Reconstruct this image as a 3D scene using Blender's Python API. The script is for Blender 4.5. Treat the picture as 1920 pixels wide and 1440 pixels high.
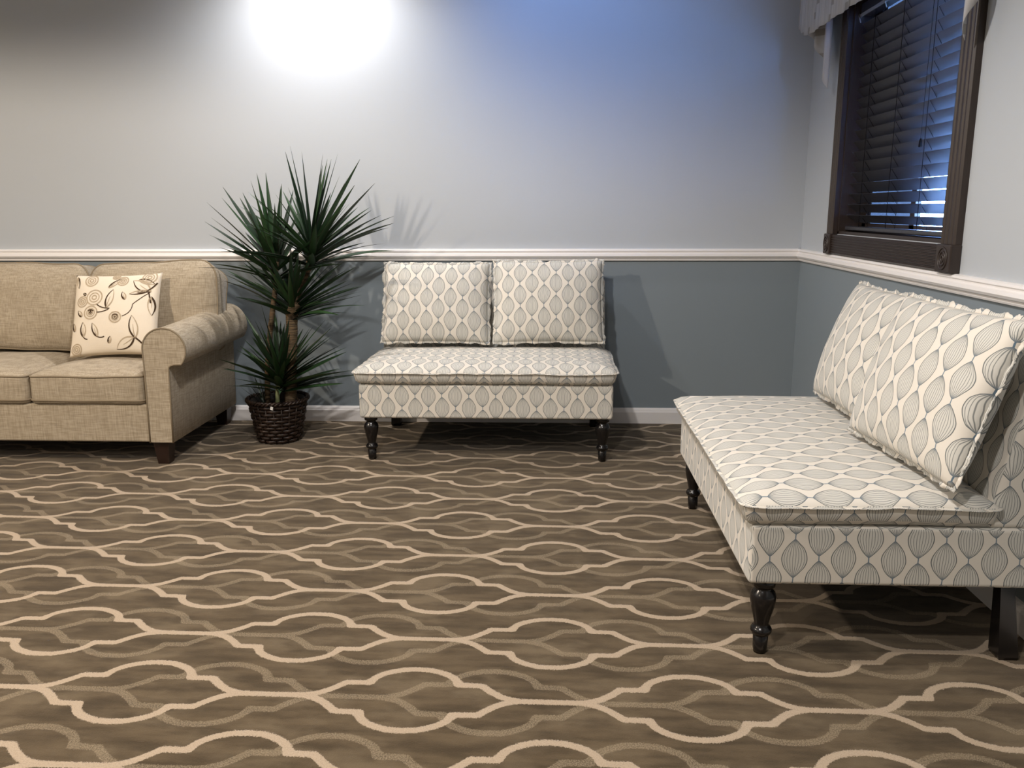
import bpy, bmesh, math, random
from mathutils import Vector, Matrix, noise

for o in list(bpy.data.objects):
    bpy.data.objects.remove(o, do_unlink=True)
scene = bpy.context.scene
COL = scene.collection
PI = math.pi

# ------------------------------------------------------------------ camera
CAM = (-1.231, -4.1414, 1.0764)
F_PX, YAW, PITCH, ROLL = 1557.54, 0.042527, 0.208687, -0.002887
cam_d = bpy.data.cameras.new('camera')
cam_d.sensor_width = 36.0
cam_d.lens = F_PX * 36.0 / 1920.0
cam_d.clip_start = 0.05
cam = bpy.data.objects.new('camera', cam_d)
COL.objects.link(cam)
_f = Vector((-math.sin(YAW) * math.cos(PITCH), math.cos(YAW) * math.cos(PITCH), -math.sin(PITCH)))
_r = Vector((math.cos(YAW), math.sin(YAW), 0))
_u = _r.cross(_f)
_r2 = _r * math.cos(ROLL) + _u * math.sin(ROLL)
_u2 = _u * math.cos(ROLL) - _r * math.sin(ROLL)
cam.matrix_world = Matrix(((_r2.x, _u2.x, -_f.x, CAM[0]), (_r2.y, _u2.y, -_f.y, CAM[1]),
                           (_r2.z, _u2.z, -_f.z, CAM[2]), (0, 0, 0, 1)))
scene.camera = cam

# ------------------------------------------------------------------ world, exposure, light table
W = bpy.data.worlds.new('daylight')
scene.world = W
W.use_nodes = True
_bg = W.node_tree.nodes['Background']
_bg.inputs[0].default_value = (0.26, 0.46, 1.0, 1)
_bg.inputs[1].default_value = 60.0
vs = scene.view_settings
vs.view_transform = 'Standard'
vs.look = 'None'
vs.exposure = 0.0
vs.gamma = 1.0
vs.use_curve_mapping = False

WARM = (1.0, 0.85, 0.69)
NEUT = (1.0, 0.945, 0.90)
# x, y, watts, colour, cone degrees, blend, aim (x, y, z) or None, label
DOWNLIGHTS = [
    (-1.75, -2.35, 112, NEUT, 160, 0.42, None, 'recessed ceiling downlight above the open carpet between the settees'),
    (-4.15, -2.75, 205, WARM, 164, 0.20, None, 'recessed ceiling downlight out in front of the beige sofa'),
    (-1.55, -3.75, 105, NEUT, 150, 0.6, None, 'recessed ceiling downlight above the camera on the window side'),
    (-4.15, -5.10, 185, WARM, 150, 0.6, None, 'recessed ceiling downlight behind the camera on the sofa side'),
    (-2.31, -0.34, 84, (1.0, 0.96, 0.95), 150, 0.9, None, 'recessed ceiling downlight close to the wall above the plant'),
    (-1.30, -0.95, 30, (0.20, 0.42, 1.0), 92, 1.0, (-1.12, 0.0, 1.95), 'added blue spotlight that tints the upper back wall'),  # added lamp, no such fitting known; supplies the wall's blue tint
]

# ------------------------------------------------------------------ helpers
def tag(o, label=None, cat=None, group=None, kind=None):
    if label: o['label'] = label
    if cat: o['category'] = cat
    if group: o['group'] = group
    if kind: o['kind'] = kind
    return o

def empty(name, loc=(0, 0, 0), rz=0.0, parent=None):
    o = bpy.data.objects.new(name, None)
    o.empty_display_size = 0.1
    COL.objects.link(o)
    o.location = loc
    o.rotation_euler = (0, 0, rz)
    o.parent = parent
    return o

def link_mesh(name, me, mat, parent=None, smooth=True):
    if mat is not None and not me.materials:
        me.materials.append(mat)
    if smooth:
        for p in me.polygons:
            p.use_smooth = True
    o = bpy.data.objects.new(name, me)
    COL.objects.link(o)
    o.parent = parent
    return o

def mobj(name, V, Fc, mat, parent=None, smooth=True, uv=None):
    me = bpy.data.meshes.new(name)
    me.from_pydata([tuple(v) for v in V], [], Fc)
    me.validate()
    bm = bmesh.new(); bm.from_mesh(me)
    bmesh.ops.recalc_face_normals(bm, faces=bm.faces)
    bm.to_mesh(me); bm.free()
    if uv:
        box_uv(me, *uv)
    return link_mesh(name, me, mat, parent, smooth)

def box_uv(me, pu, pv, u0=0.0, v0=0.0, mode='box'):
    """UV in pattern cells, pattern axis up (or front to back on top faces)."""
    lay = me.uv_layers.new(name='UVMap')
    for p in me.polygons:
        n = p.normal
        for li in p.loop_indices:
            c = me.vertices[me.loops[li].vertex_index].co
            if mode == 'xz':
                a, b = c.x, c.z
            elif abs(n.z) >= max(abs(n.x), abs(n.y)) * 0.9:
                a, b = c.x, c.y
            elif abs(n.y) >= abs(n.x):
                a, b = c.x, c.z
            else:
                a, b = c.y, c.z
            lay.data[li].uv = ((a - u0) / pu + 0.5, (b - v0) / pv)

class MB:
    """collects simple solids for one mesh object"""
    def __init__(self): self.V = []; self.F = []
    def add(self, V, Fc):
        n = len(self.V)
        self.V += [tuple(v) for v in V]
        self.F += [tuple(i + n for i in f) for f in Fc]
        return self
    def box(self, x0, x1, y0, y1, z0, z1):
        return self.add([(x0, y0, z0), (x1, y0, z0), (x1, y1, z0), (x0, y1, z0), (x0, y0, z1), (x1, y0, z1), (x1, y1, z1), (x0, y1, z1)],
                        [(0, 3, 2, 1), (4, 5, 6, 7), (0, 1, 5, 4), (1, 2, 6, 5), (2, 3, 7, 6), (3, 0, 4, 7)])
    def tube(self, pts, rad, n=8, closed=False, caps=True):
        pts = [Vector(p) for p in pts]
        m = len(pts)
        rs = rad if isinstance(rad, (list, tuple)) else [rad] * m
        rings = []
        prev = None
        for i, p in enumerate(pts):
            if closed: d = pts[(i + 1) % m] - pts[i - 1]
            else: d = pts[min(i + 1, m - 1)] - pts[max(i - 1, 0)]
            if d.length < 1e-9: d = Vector((0, 0, 1))
            d.normalize()
            if prev is None:
                a = Vector((0, 0, 1)) if abs(d.z) < 0.9 else Vector((1, 0, 0))
                nrm = d.cross(a).normalized()
            else:
                nrm = (prev - d * prev.dot(d))
                nrm = nrm.normalized() if nrm.length > 1e-6 else d.orthogonal().normalized()
            prev = nrm
            b = d.cross(nrm)
            rings.append([p + (nrm * math.cos(2 * PI * k / n) + b * math.sin(2 * PI * k / n)) * rs[i] for k in range(n)])
        V = [v for r in rings for v in r]
        Fc = []
        for i in range(m if closed else m - 1):
            j = (i + 1) % m
            for k in range(n):
                l = (k + 1) % n
                Fc.append((i * n + k, i * n + l, j * n + l, j * n + k))
        if caps and not closed:
            Fc.append(tuple(range(n - 1, -1, -1)))
            Fc.append(tuple((m - 1) * n + k for k in range(n)))
        return self.add(V, Fc)
    def lathe(self, prof, n=24, c=(0, 0)):
        V = []; Fc = []
        for r, z in prof:
            for k in range(n):
                a = 2 * PI * k / n
                V.append((c[0] + r * math.cos(a), c[1] + r * math.sin(a), z))
        m = len(prof)
        for i in range(m - 1):
            for k in range(n):
                l = (k + 1) % n
                Fc.append((i * n + k, i * n + l, (i + 1) * n + l, (i + 1) * n + k))
        Fc.append(tuple(range(n - 1, -1, -1)))
        Fc.append(tuple((m - 1) * n + k for k in range(n)))
        return self.add(V, Fc)
    def extrude(self, prof, axis, a, b):
        """closed 2d profile swept along 'x' or 'y'; profile is (other horizontal, z)"""
        n = len(prof)
        V = []
        for t in (a, b):
            for (h, z) in prof:
                V.append((t, h, z) if axis == 'x' else (h, t, z))
        Fc = [(i, (i + 1) % n, n + (i + 1) % n, n + i) for i in range(n)]
        Fc += [tuple(range(n)), tuple(range(2 * n - 1, n - 1, -1))]
        return self.add(V, Fc)
    def build(self, name, mat, parent=None, smooth=True, uv=None):
        return mobj(name, self.V, self.F, mat, parent, smooth, uv)

def rounded_box(name, x0, x1, y0, y1, z0, z1, r, mat, parent=None, seg=3, uv=None, puff=0.0):
    bm = bmesh.new()
    bmesh.ops.create_cube(bm, size=1.0)
    for v in bm.verts:
        v.co = Vector((x0 + (v.co.x + .5) * (x1 - x0), y0 + (v.co.y + .5) * (y1 - y0), z0 + (v.co.z + .5) * (z1 - z0)))
    bmesh.ops.bevel(bm, geom=list(bm.edges), offset=r, segments=seg, profile=0.5, affect='EDGES')
    bmesh.ops.recalc_face_normals(bm, faces=bm.faces)
    me = bpy.data.meshes.new(name)
    bm.to_mesh(me); bm.free()
    if uv: box_uv(me, *uv)
    o = link_mesh(name, me, mat, parent, True)
    m = o.modifiers.new('wn', 'WEIGHTED_NORMAL')
    m.keep_sharp = False
    return o

def rrect(w, d, r, n=5, m=10):
    """rounded rectangle outline with intermediate points on straights"""
    r = max(min(r, w / 2 - 1e-4, d / 2 - 1e-4), 1e-4)
    out = []
    cs = [(w / 2 - r, d / 2 - r, 0), (-w / 2 + r, d / 2 - r, PI / 2), (-w / 2 + r, -d / 2 + r, PI), (w / 2 - r, -d / 2 + r, 1.5 * PI)]
    for q in range(4):
        cx, cy, a0 = cs[q]
        arc = [(cx + r * math.cos(a0 + PI / 2 * k / n), cy + r * math.sin(a0 + PI / 2 * k / n)) for k in range(n + 1)]
        out += arc
        nx, ny, na = cs[(q + 1) % 4]
        s = arc[-1]; e = (nx + r * math.cos(na), ny + r * math.sin(na))
        for k in range(1, m):
            t = k / m
            out.append((s[0] + (e[0] - s[0]) * t, s[1] + (e[1] - s[1]) * t))
    return out

def ring_cushion(w, d, r, prof, wob=0.0, seed=0.0):
    """stack of rounded rectangle rings: prof = [(inset, z)], returns verts, faces, rings"""
    V = []; rings = []
    for ins, z in prof:
        ring = []
        for (x, y) in rrect(w - 2 * ins, d - 2 * ins, r - ins * 0.8 if r - ins * 0.8 > 0.006 else 0.006):
            q = Vector((x, y, z))
            if wob:
                nv = noise.noise_vector(Vector((x * 5 + seed, y * 5 - seed, z * 7 + seed)))
                q += nv * wob
            ring.append(q)
        rings.append(ring); V += ring
    n = len(rings[0]); Fc = []
    for i in range(len(prof) - 1):
        for k in range(n):
            l = (k + 1) % n
            Fc.append((i * n + k, i * n + l, (i + 1) * n + l, (i + 1) * n + k))
    Fc.append(tuple(range(n - 1, -1, -1)))
    Fc.append(tuple((len(prof) - 1) * n + k for k in range(n)))
    return V, Fc, rings

# ------------------------------------------------------------------ node helper
class G:
    def __init__(self, name):
        self.m = bpy.data.materials.new(name)
        self.m.use_nodes = True
        self.t = self.m.node_tree
        self.t.nodes.clear()
        self.out = self.t.nodes.new('ShaderNodeOutputMaterial')
        self.b = self.t.nodes.new('ShaderNodeBsdfPrincipled')
        self.t.links.new(self.b.outputs[0], self.out.inputs[0])
    def n(self, ty, **kw):
        x = self.t.nodes.new(ty)
        for k, v in kw.items(): setattr(x, k, v)
        return x
    def put(self, sock, v):
        if isinstance(v, bpy.types.NodeSocket): self.t.links.new(v, sock)
        elif v is not None:
            if isinstance(v, tuple) and len(v) == 3 and sock.type == 'RGBA': v = v + (1,)
            sock.default_value = v
    def math(self, op, a, b=None, c=None, clamp=False):
        x = self.n('ShaderNodeMath', operation=op, use_clamp=clamp)
        self.put(x.inputs[0], a); self.put(x.inputs[1], b)
        if c is not None: self.put(x.inputs[2], c)
        return x.outputs[0]
    def ss(self, v, lo, hi):
        x = self.n('ShaderNodeMapRange', interpolation_type='SMOOTHSTEP')
        self.put(x.inputs[0], v)
        x.inputs[1].default_value = lo; x.inputs[2].default_value = hi
        return x.outputs[0]
    def mix(self, f, a, b, blend='MIX'):
        x = self.n('ShaderNodeMix', data_type='RGBA', blend_type=blend)
        self.put(x.inputs[0], f); self.put(x.inputs[6], a); self.put(x.inputs[7], b)
        return x.outputs[2]
    def sep(self, v):
        x = self.n('ShaderNodeSeparateXYZ'); self.put(x.inputs[0], v); return x.outputs
    def comb(self, a, b, c=0.0):
        x = self.n('ShaderNodeCombineXYZ')
        self.put(x.inputs[0], a); self.put(x.inputs[1], b); self.put(x.inputs[2], c)
        return x.outputs[0]
    def coord(self, which):
        return self.n('ShaderNodeTexCoord').outputs[which]
    def mapping(self, v, scale=(1, 1, 1), loc=(0, 0, 0), rot=(0, 0, 0)):
        x = self.n('ShaderNodeMapping')
        self.put(x.inputs[0], v)
        x.inputs['Location'].default_value = loc
        x.inputs['Rotation'].default_value = rot
        x.inputs['Scale'].default_value = scale
        return x.outputs[0]
    def noise(self, v, scale, detail=2.0, rough=0.5, out=0):
        x = self.n('ShaderNodeTexNoise')
        self.put(x.inputs['Vector'], v)
        x.inputs['Scale'].default_value = scale
        x.inputs['Detail'].default_value = detail
        x.inputs['Roughness'].default_value = rough
        return x.outputs[out]
    def bump(self, h, strength, dist=0.01):
        x = self.n('ShaderNodeBump')
        x.inputs['Strength'].default_value = strength
        x.inputs['Distance'].default_value = dist
        self.put(x.inputs['Height'], h)
        self.t.links.new(x.outputs[0], self.b.inputs['Normal'])
    def fin(self, col, rough=0.6, spec=0.3, **kw):
        self.put(self.b.inputs['Base Color'], col)
        self.put(self.b.inputs['Roughness'], rough)
        self.b.inputs['Specular IOR Level'].default_value = spec
        for k, v in kw.items(): self.put(self.b.inputs[k], v)
        return self.m

def simple(name, col, rough=0.6, spec=0.3, var=0.06, nscale=30.0, bump=0.0, **kw):
    g = G(name)
    nz = g.noise(g.coord('Object'), nscale, 3.0)
    f = g.math('MULTIPLY', g.math('SUBTRACT', nz, 0.5), 2 * var)
    h = g.n('ShaderNodeHueSaturation')
    g.put(h.inputs['Value'], g.math('ADD', f, 1.0))
    g.put(h.inputs['Color'], col)
    if bump: g.bump(nz, bump, 0.003)
    return g.fin(h.outputs[0], rough, spec, **kw)

# ------------------------------------------------------------------ materials
def wall_mat():
    g = G('two_tone_wall_paint')
    pos = g.n('ShaderNodeNewGeometry').outputs['Position']
    z = g.sep(pos)[2]
    up = g.math('GREATER_THAN', z, 0.85)
    nz = g.noise(pos, 1.3, 2.0)
    lo = g.mix(nz, (0.212, 0.250, 0.276), (0.230, 0.268, 0.294))
    hi = g.mix(nz, (0.460, 0.490, 0.520), (0.484, 0.514, 0.545))
    g.bump(g.noise(pos, 260.0, 2.0), 0.06, 0.002)
    return g.fin(g.mix(up, lo, hi), 0.55, 0.25)

def carpet_mat():
    g = G('trellis_carpet')
    P, S, HL = 0.6317, 0.2617, 0.0098
    # centre line of the upper half of one medallion link, metres from the link centre
    pts = [(0, .1195), (.03, .1175), (.055, .109), (.076, .098), (.091, .085), (.0985, .073), (.101, .0585), (.158, .0575),
           (.170, .044), (.185, .030), (.203, .016), (.222, .007), (.245, .001), (.33, 0.0)]
    dense = []
    for a, b in zip(pts[:-1], pts[1:]):
        for k in range(24):
            t = k / 24
            dense.append((a[0] + (b[0] - a[0]) * t, a[1] + (b[1] - a[1]) * t))
    XM = P / 2
    NS = 44
    xs = sorted(set([XM * i / NS for i in range(NS + 1)]))
    def bounds(x):
        hi, lo = -1, 9
        for (px, py) in dense:
            dx = abs(px - x)
            if dx < HL:
                h = math.sqrt(HL * HL - dx * dx)
                hi = max(hi, py + h); lo = min(lo, py - h)
        return max(lo, 0.0), max(hi, 0.0)
    def curve(vals):
        n = g.n('ShaderNodeFloatCurve')
        c = n.mapping.curves[0]
        n.mapping.use_clip = False
        for i, (x, v) in enumerate(vals):
            if i == 0: c.points[0].location = (x, v)
            elif i == len(vals) - 1: c.points[-1].location = (x, v)
            else: c.points.new(x, v)
        for p in c.points: p.handle_type = 'VECTOR'
        n.mapping.update()
        return n
    lo_v = [(x / XM, bounds(x)[0] / 0.14) for x in xs]
    hi_v = [(x / XM, bounds(x)[1] / 0.14) for x in xs]
    pos = g.n('ShaderNodeNewGeometry').outputs['Position']
    rot = g.mapping(pos, loc=(0, 0, 0))
    jit = g.noise(pos, 420.0, 1.0, out=1)
    j = g.sep(jit)
    px, py, _ = g.sep(rot)
    cr, sr = math.cos(0.01367), math.sin(0.01367)
    ox, oy = -2.1652, -2.4645
    dx = g.math('SUBTRACT', px, ox); dy = g.math('SUBTRACT', py, oy)
    lx = g.math('SUBTRACT', g.math('MULTIPLY', dx, cr), g.math('MULTIPLY', dy, sr))
    ly = g.math('ADD', g.math('MULTIPLY', dx, sr), g.math('MULTIPLY', dy, cr))
    lx = g.math('ADD', lx, g.math('MULTIPLY', g.math('SUBTRACT', j[0], .5), .007))
    ly = g.math('ADD', ly, g.math('MULTIPLY', g.math('SUBTRACT', j[1], .5), .010))
    def trellis(sx, sy):
        X = g.math('SUBTRACT', lx, sx); Y = g.math('SUBTRACT', ly, sy)
        yr = g.math('DIVIDE', Y, S)
        masks = []
        for par in (0, 1):
            # rows of one parity only, so that a link may reach past half a row
            yy = g.math('SUBTRACT', yr, float(par))
            fy = g.math('MULTIPLY', g.math('SUBTRACT', g.math('FRACT', g.math('ADD', g.math('DIVIDE', yy, 2.0), .5)), .5), 2 * S)
            ay = g.math('ABSOLUTE', fy)
            xx = g.math('SUBTRACT', X, par * P / 2)
            fx = g.math('MULTIPLY', g.math('SUBTRACT', g.math('FRACT', g.math('ADD', g.math('DIVIDE', xx, P), .5)), .5), P)
            ax = g.math('DIVIDE', g.math('ABSOLUTE', fx), XM)
            cl = curve(lo_v); ch = curve(hi_v)
            g.put(cl.inputs['Value'], ax); g.put(ch.inputs['Value'], ax)
            lo = g.math('MULTIPLY', cl.outputs[0], .14); hi = g.math('MULTIPLY', ch.outputs[0], .14)
            a = g.ss(g.math('SUBTRACT', ay, lo), -.0022, .0006)
            b = g.ss(g.math('SUBTRACT', hi, ay), -.0008, .0022)
            masks.append(g.math('MULTIPLY', a, b))
        return g.math('MAXIMUM', masks[0], masks[1])
    main = trellis(0.0, 0.0)
    faint = trellis(0.29 * P, 0.0)
    str_v = g.comb(g.math('MULTIPLY', lx, 5.0), g.math('MULTIPLY', ly, 26.0))
    st = g.noise(str_v, 1.0, 4.0, 0.6)
    bl = g.noise(g.comb(g.math('MULTIPLY', lx, 6.0), g.math('MULTIPLY', ly, 11.0), 3.0), 1.0, 3.0, 0.55)
    pile = g.noise(pos, 330.0, 3.0, 0.75)
    field = g.mix(g.ss(st, .32, .68), (0.058, 0.040, 0.021), (0.112, 0.080, 0.045))
    field = g.mix(g.math('MULTIPLY', g.ss(bl, .45, .70), .6), field, (0.170, 0.128, 0.078))
    fl = g.math('MULTIPLY', faint, g.math('ADD', g.math('MULTIPLY', g.ss(pile, .40, .62), .62), .10))
    field = g.mix(fl, field, (0.33, 0.262, 0.175))
    line = g.mix(g.ss(pile, .3, .7), (0.375, 0.293, 0.208), (0.475, 0.375, 0.272))
    col = g.mix(main, field, line)
    col = g.mix(g.math('MULTIPLY', g.ss(pile, .48, .30), .16), col, (0.04, 0.03, 0.02))
    h = g.math('ADD', g.math('MULTIPLY', pile, .5), g.math('ADD', g.math('MULTIPLY', main, .5), g.math('MULTIPLY', st, .3)))
    g.bump(h, 0.55, 0.006)
    return g.fin(col, 0.95, 0.05, **{'Sheen Weight': 0.15, 'Sheen Roughness': 0.5})

PU, PV = 0.115, 0.1065
def onion_fabric():
    g = G('onion_ogee_print_cotton')
    uv = g.n('ShaderNodeUVMap'); uv.uv_map = 'UVMap'
    wv = g.noise(uv.outputs[0], 1.4, 2.0, out=1)
    w = g.sep(wv)
    u0, v0, _ = g.sep(uv.outputs[0])
    u0 = g.math('ADD', u0, g.math('MULTIPLY', g.math('SUBTRACT', w[0], .5), .10))
    v0 = g.math('ADD', v0, g.math('MULTIPLY', g.math('SUBTRACT', w[1], .5), .10))
    ins, lines, necks = [], [], []
    for sh in (0.0, 0.5):
        u = g.math('ADD', u0, sh); v = g.math('ADD', v0, sh)
        x = g.math('MULTIPLY', g.math('SUBTRACT', g.math('FRACT', u), .5), PU)
        t = g.math('FRACT', v)
        tt = g.math('DIVIDE', g.math('SUBTRACT', t, .055), .89, clamp=True)
        s = g.math('SINE', g.math('MULTIPLY', tt, PI))
        wd = g.math('ADD', g.math('MULTIPLY', g.math('POWER', g.math('ABSOLUTE', s), .85), .0288), .0012)
        ax = g.math('ABSOLUTE', x)
        d = g.math('SUBTRACT', wd, ax)
        inside = g.ss(d, -.0003, .0004)
        outl = g.math('MULTIPLY', inside, g.math('SUBTRACT', 1.0, g.ss(d, .0018, .0025)))
        sn = g.math('DIVIDE', x, wd)
        k = g.math('ABSOLUTE', g.math('SUBTRACT', g.math('FRACT', g.math('MULTIPLY', sn, 4.5)), .5))
        dist = g.math('MULTIPLY', g.math('DIVIDE', k, 4.5), wd)
        ln = g.math('MULTIPLY', inside, g.math('SUBTRACT', 1.0, g.ss(dist, .0004, .0010)))
        ins.append(inside)
        lines.append(g.math('MAXIMUM', outl, g.math('MULTIPLY', ln, .80)))
        c = g.math('POWER', g.math('ABSOLUTE', g.math('COSINE', g.math('MULTIPLY', t, PI))), 26.0)
        necks.append(g.math('MULTIPLY', inside, c))
    I = g.math('MAXIMUM', ins[0], ins[1]); L = g.math('MAXIMUM', lines[0], lines[1]); K = g.math('MAXIMUM', necks[0], necks[1])
    col = g.mix(I, (0.71, 0.665, 0.59), (0.615, 0.60, 0.55))
    col = g.mix(L, col, (0.125, 0.135, 0.135))
    col = g.mix(g.math('MULTIPLY', K, .72), col, (0.115, 0.20, 0.29))
    wn = g.noise(g.mapping(uv.outputs[0], scale=(90, 90, 1)), 1.0, 1.0)
    g.bump(wn, 0.12, 0.0012)
    return g.fin(col, 0.8, 0.2, **{'Sheen Weight': 0.12})

def linen():
    g = G('tan_linen_weave')
    co = g.coord('Object')
    a = g.noise(g.mapping(co, scale=(20, 20, 330)), 1.0, 2.0, .6)
    b = g.noise(g.mapping(co, scale=(330, 150, 14)), 1.0, 2.0, .6)
    big = g.noise(co, 5.0, 2.0)
    f = g.math('MULTIPLY', g.math('ADD', a, b), .5)
    c = g.mix(g.ss(f, .34, .66), (0.285, 0.232, 0.160), (0.475, 0.402, 0.300))
    c = g.mix(g.math('MULTIPLY', g.ss(big, .4, .7), .3), c, (0.32, 0.262, 0.182))
    g.bump(f, 0.25, 0.002)
    return g.fin(c, 0.85, 0.15, **{'Sheen Weight': 0.15})

def basket_mat(name, c0, c1):
    g = G(name)
    co = g.coord('Object')
    nz = g.noise(g.mapping(co, scale=(60, 60, 260)), 1.0, 3.0)
    g.bump(nz, 0.4, 0.002)
    return g.fin(g.mix(g.ss(nz, .3, .7), c0, c1), 0.42, 0.4)

def leaf_mat(name, c0, c1, edge):
    g = G(name)
    uv = g.n('ShaderNodeUVMap'); uv.uv_map = 'UVMap'
    u, v, _ = g.sep(uv.outputs[0])
    e = g.ss(g.math('ABSOLUTE', g.math('SUBTRACT', u, .5)), .36, .5)
    st = g.noise(g.mapping(uv.outputs[0], scale=(26, 1.5, 1)), 1.0, 2.0)
    c = g.mix(g.ss(st, .3, .7), c0, c1)
    c = g.mix(e, c, edge)
    return g.fin(c, 0.42, 0.4)

def bark_mat():
    g = G('ringed_cane_bark')
    co = g.coord('Object')
    r = g.noise(g.mapping(co, scale=(14, 14, 190)), 1.0, 3.0, .6)
    b = g.noise(co, 60.0, 3.0)
    c = g.mix(g.ss(r, .35, .65), (0.045, 0.032, 0.020), (0.16, 0.115, 0.066))
    c = g.mix(g.math('MULTIPLY', g.ss(b, .5, .7), .5), c, (0.15, 0.085, 0.04))
    g.bump(r, 0.6, 0.004)
    return g.fin(c, 0.75, 0.2)

def valance_mat():
    g = G('silver_grey_jacquard')
    uv = g.n('ShaderNodeUVMap'); uv.uv_map = 'UVMap'
    u, v, _ = g.sep(uv.outputs[0])
    iu = g.math('FLOOR', g.math('DIVIDE', u, .05)); iv = g.math('FLOOR', g.math('DIVIDE', v, .05))
    wn = g.n('ShaderNodeTexWhiteNoise', noise_dimensions='2D')
    g.put(wn.inputs['Vector'], g.comb(iu, iv))
    sq = g.math('GREATER_THAN', wn.outputs[0], .72)
    fu = g.math('FRACT', g.math('DIVIDE', u, .05)); fv = g.math('FRACT', g.math('DIVIDE', v, .05))
    sq = g.math('MULTIPLY', sq, g.math('MULTIPLY', g.math('LESS_THAN', fu, .62), g.math('LESS_THAN', fv, .55)))
    stripe = g.noise(g.comb(g.math('MULTIPLY', u, 90.0), g.math('MULTIPLY', v, 3.0)), 1.0, 2.0)
    c = g.mix(g.ss(stripe, .3, .7), (0.40, 0.40, 0.405), (0.50, 0.50, 0.505))
    c = g.mix(g.math('MULTIPLY', sq, .8), c, (0.24, 0.225, 0.20))
    return g.fin(c, 0.55, 0.4)

def wood_dark():
    g = G('dark_stained_trim_wood')
    co = g.coord('Object')
    nz = g.noise(g.mapping(co, scale=(90, 14, 14)), 1.0, 4.0, .6)
    return g.fin(g.mix(nz, (0.020, 0.014, 0.012), (0.048, 0.034, 0.028)), 0.38, 0.4)

M = {}
M['wall'] = wall_mat()
M['carpet'] = carpet_mat()
M['ceiling'] = simple('white_ceiling_paint', (0.78, 0.77, 0.75), 0.9, 0.1, 0.02, 8)
M['trim'] = simple('white_gloss_trim', (0.83, 0.80, 0.78), 0.35, 0.4, 0.015, 12)
M['fabric'] = onion_fabric()
M['linen'] = linen()
M['piping'] = simple('tan_piping_cord', (0.25, 0.20, 0.135), 0.8, 0.2, 0.15, 300)
M['blackleg'] = simple('black_lacquered_wood', (0.008, 0.007, 0.007), 0.22, 0.5, 0.1, 20)
M['brownleg'] = simple('dark_brown_wood_leg', (0.022, 0.011, 0.008), 0.35, 0.4, 0.2, 40)
M['under'] = simple('black_dust_cloth', (0.01, 0.01, 0.01), 0.95, 0.05, 0.1, 80)
M['basket'] = basket_mat('dark_brown_wicker', (0.009, 0.005, 0.004), (0.042, 0.024, 0.016))
M['basket2'] = basket_mat('dark_brown_wicker_stake', (0.010, 0.006, 0.004), (0.034, 0.020, 0.014))
M['soil'] = simple('potting_soil', (0.018, 0.013, 0.009), 0.95, 0.1, 0.5, 90, 0.8)
M['leafA'] = leaf_mat('dracaena_leaf_green', (0.018, 0.048, 0.018), (0.030, 0.075, 0.024), (0.022, 0.016, 0.013))
M['leafB'] = leaf_mat('dracaena_leaf_deep_green', (0.010, 0.026, 0.013), (0.018, 0.042, 0.018), (0.018, 0.012, 0.010))
M['bark'] = bark_mat()
M['greenstem'] = simple('pale_green_stem', (0.21, 0.24, 0.12), 0.5, 0.3, 0.2, 60)
M['white_tag'] = simple('white_plastic', (0.8, 0.8, 0.78), 0.4, 0.4, 0.02)
M['valance'] = valance_mat()
M['wood'] = wood_dark()
M['slat'] = simple('dark_wood_blind_slat', (0.040, 0.040, 0.046), 0.35, 0.5, 0.12, 30)
M['cord'] = simple('black_ladder_cord', (0.006, 0.006, 0.008), 0.8, 0.1, 0.1)
M['metal'] = simple('grey_painted_steel', (0.35, 0.37, 0.40), 0.3, 0.5, 0.03)
M['pillow'] = simple('cream_cotton_canvas', (0.76, 0.67, 0.54), 0.85, 0.15, 0.035, 400, 0.1)
M['print_d'] = simple('dark_brown_embroidery', (0.060, 0.036, 0.020), 0.8, 0.1, 0.35, 120)
M['print_l'] = simple('taupe_embroidery', (0.45, 0.36, 0.25), 0.8, 0.1, 0.3, 120)
M['concrete'] = simple('pale_concrete', (0.62, 0.60, 0.57), 0.9, 0.1, 0.08, 3)

def glass_mat():
    g = G('window_glass')
    t = g.n('ShaderNodeBsdfTransparent'); t.inputs[0].default_value = (0.93, 0.96, 0.97, 1)
    gl = g.n('ShaderNodeBsdfGlossy'); gl.inputs['Roughness'].default_value = 0.02
    mx = g.n('ShaderNodeMixShader'); mx.inputs[0].default_value = 0.06
    g.t.links.new(t.outputs[0], mx.inputs[1]); g.t.links.new(gl.outputs[0], mx.inputs[2])
    g.t.links.new(mx.outputs[0], g.out.inputs[0])
    return g.m
def dim_sheet_mat():
    g = G('dark_dimming_sheet')  # see-through dark material for the sheet added to dim the window
    t = g.n('ShaderNodeBsdfTransparent')
    d = g.n('ShaderNodeBsdfDiffuse'); d.inputs[0].default_value = (0.02, 0.02, 0.022, 1)
    mx = g.n('ShaderNodeMixShader'); mx.inputs[0].default_value = 0.90
    g.t.links.new(t.outputs[0], mx.inputs[1]); g.t.links.new(d.outputs[0], mx.inputs[2])
    g.t.links.new(mx.outputs[0], g.out.inputs[0])
    return g.m
def lens_mat():
    g = G('lit_downlight_lens')
    return g.fin((0.9, 0.88, 0.82), 0.4, 0.3, **{'Emission Color': (1.0, 0.9, 0.78, 1), 'Emission Strength': 4.0})
M['glass'] = glass_mat(); M['dim_sheet'] = dim_sheet_mat(); M['lens'] = lens_mat()

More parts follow.
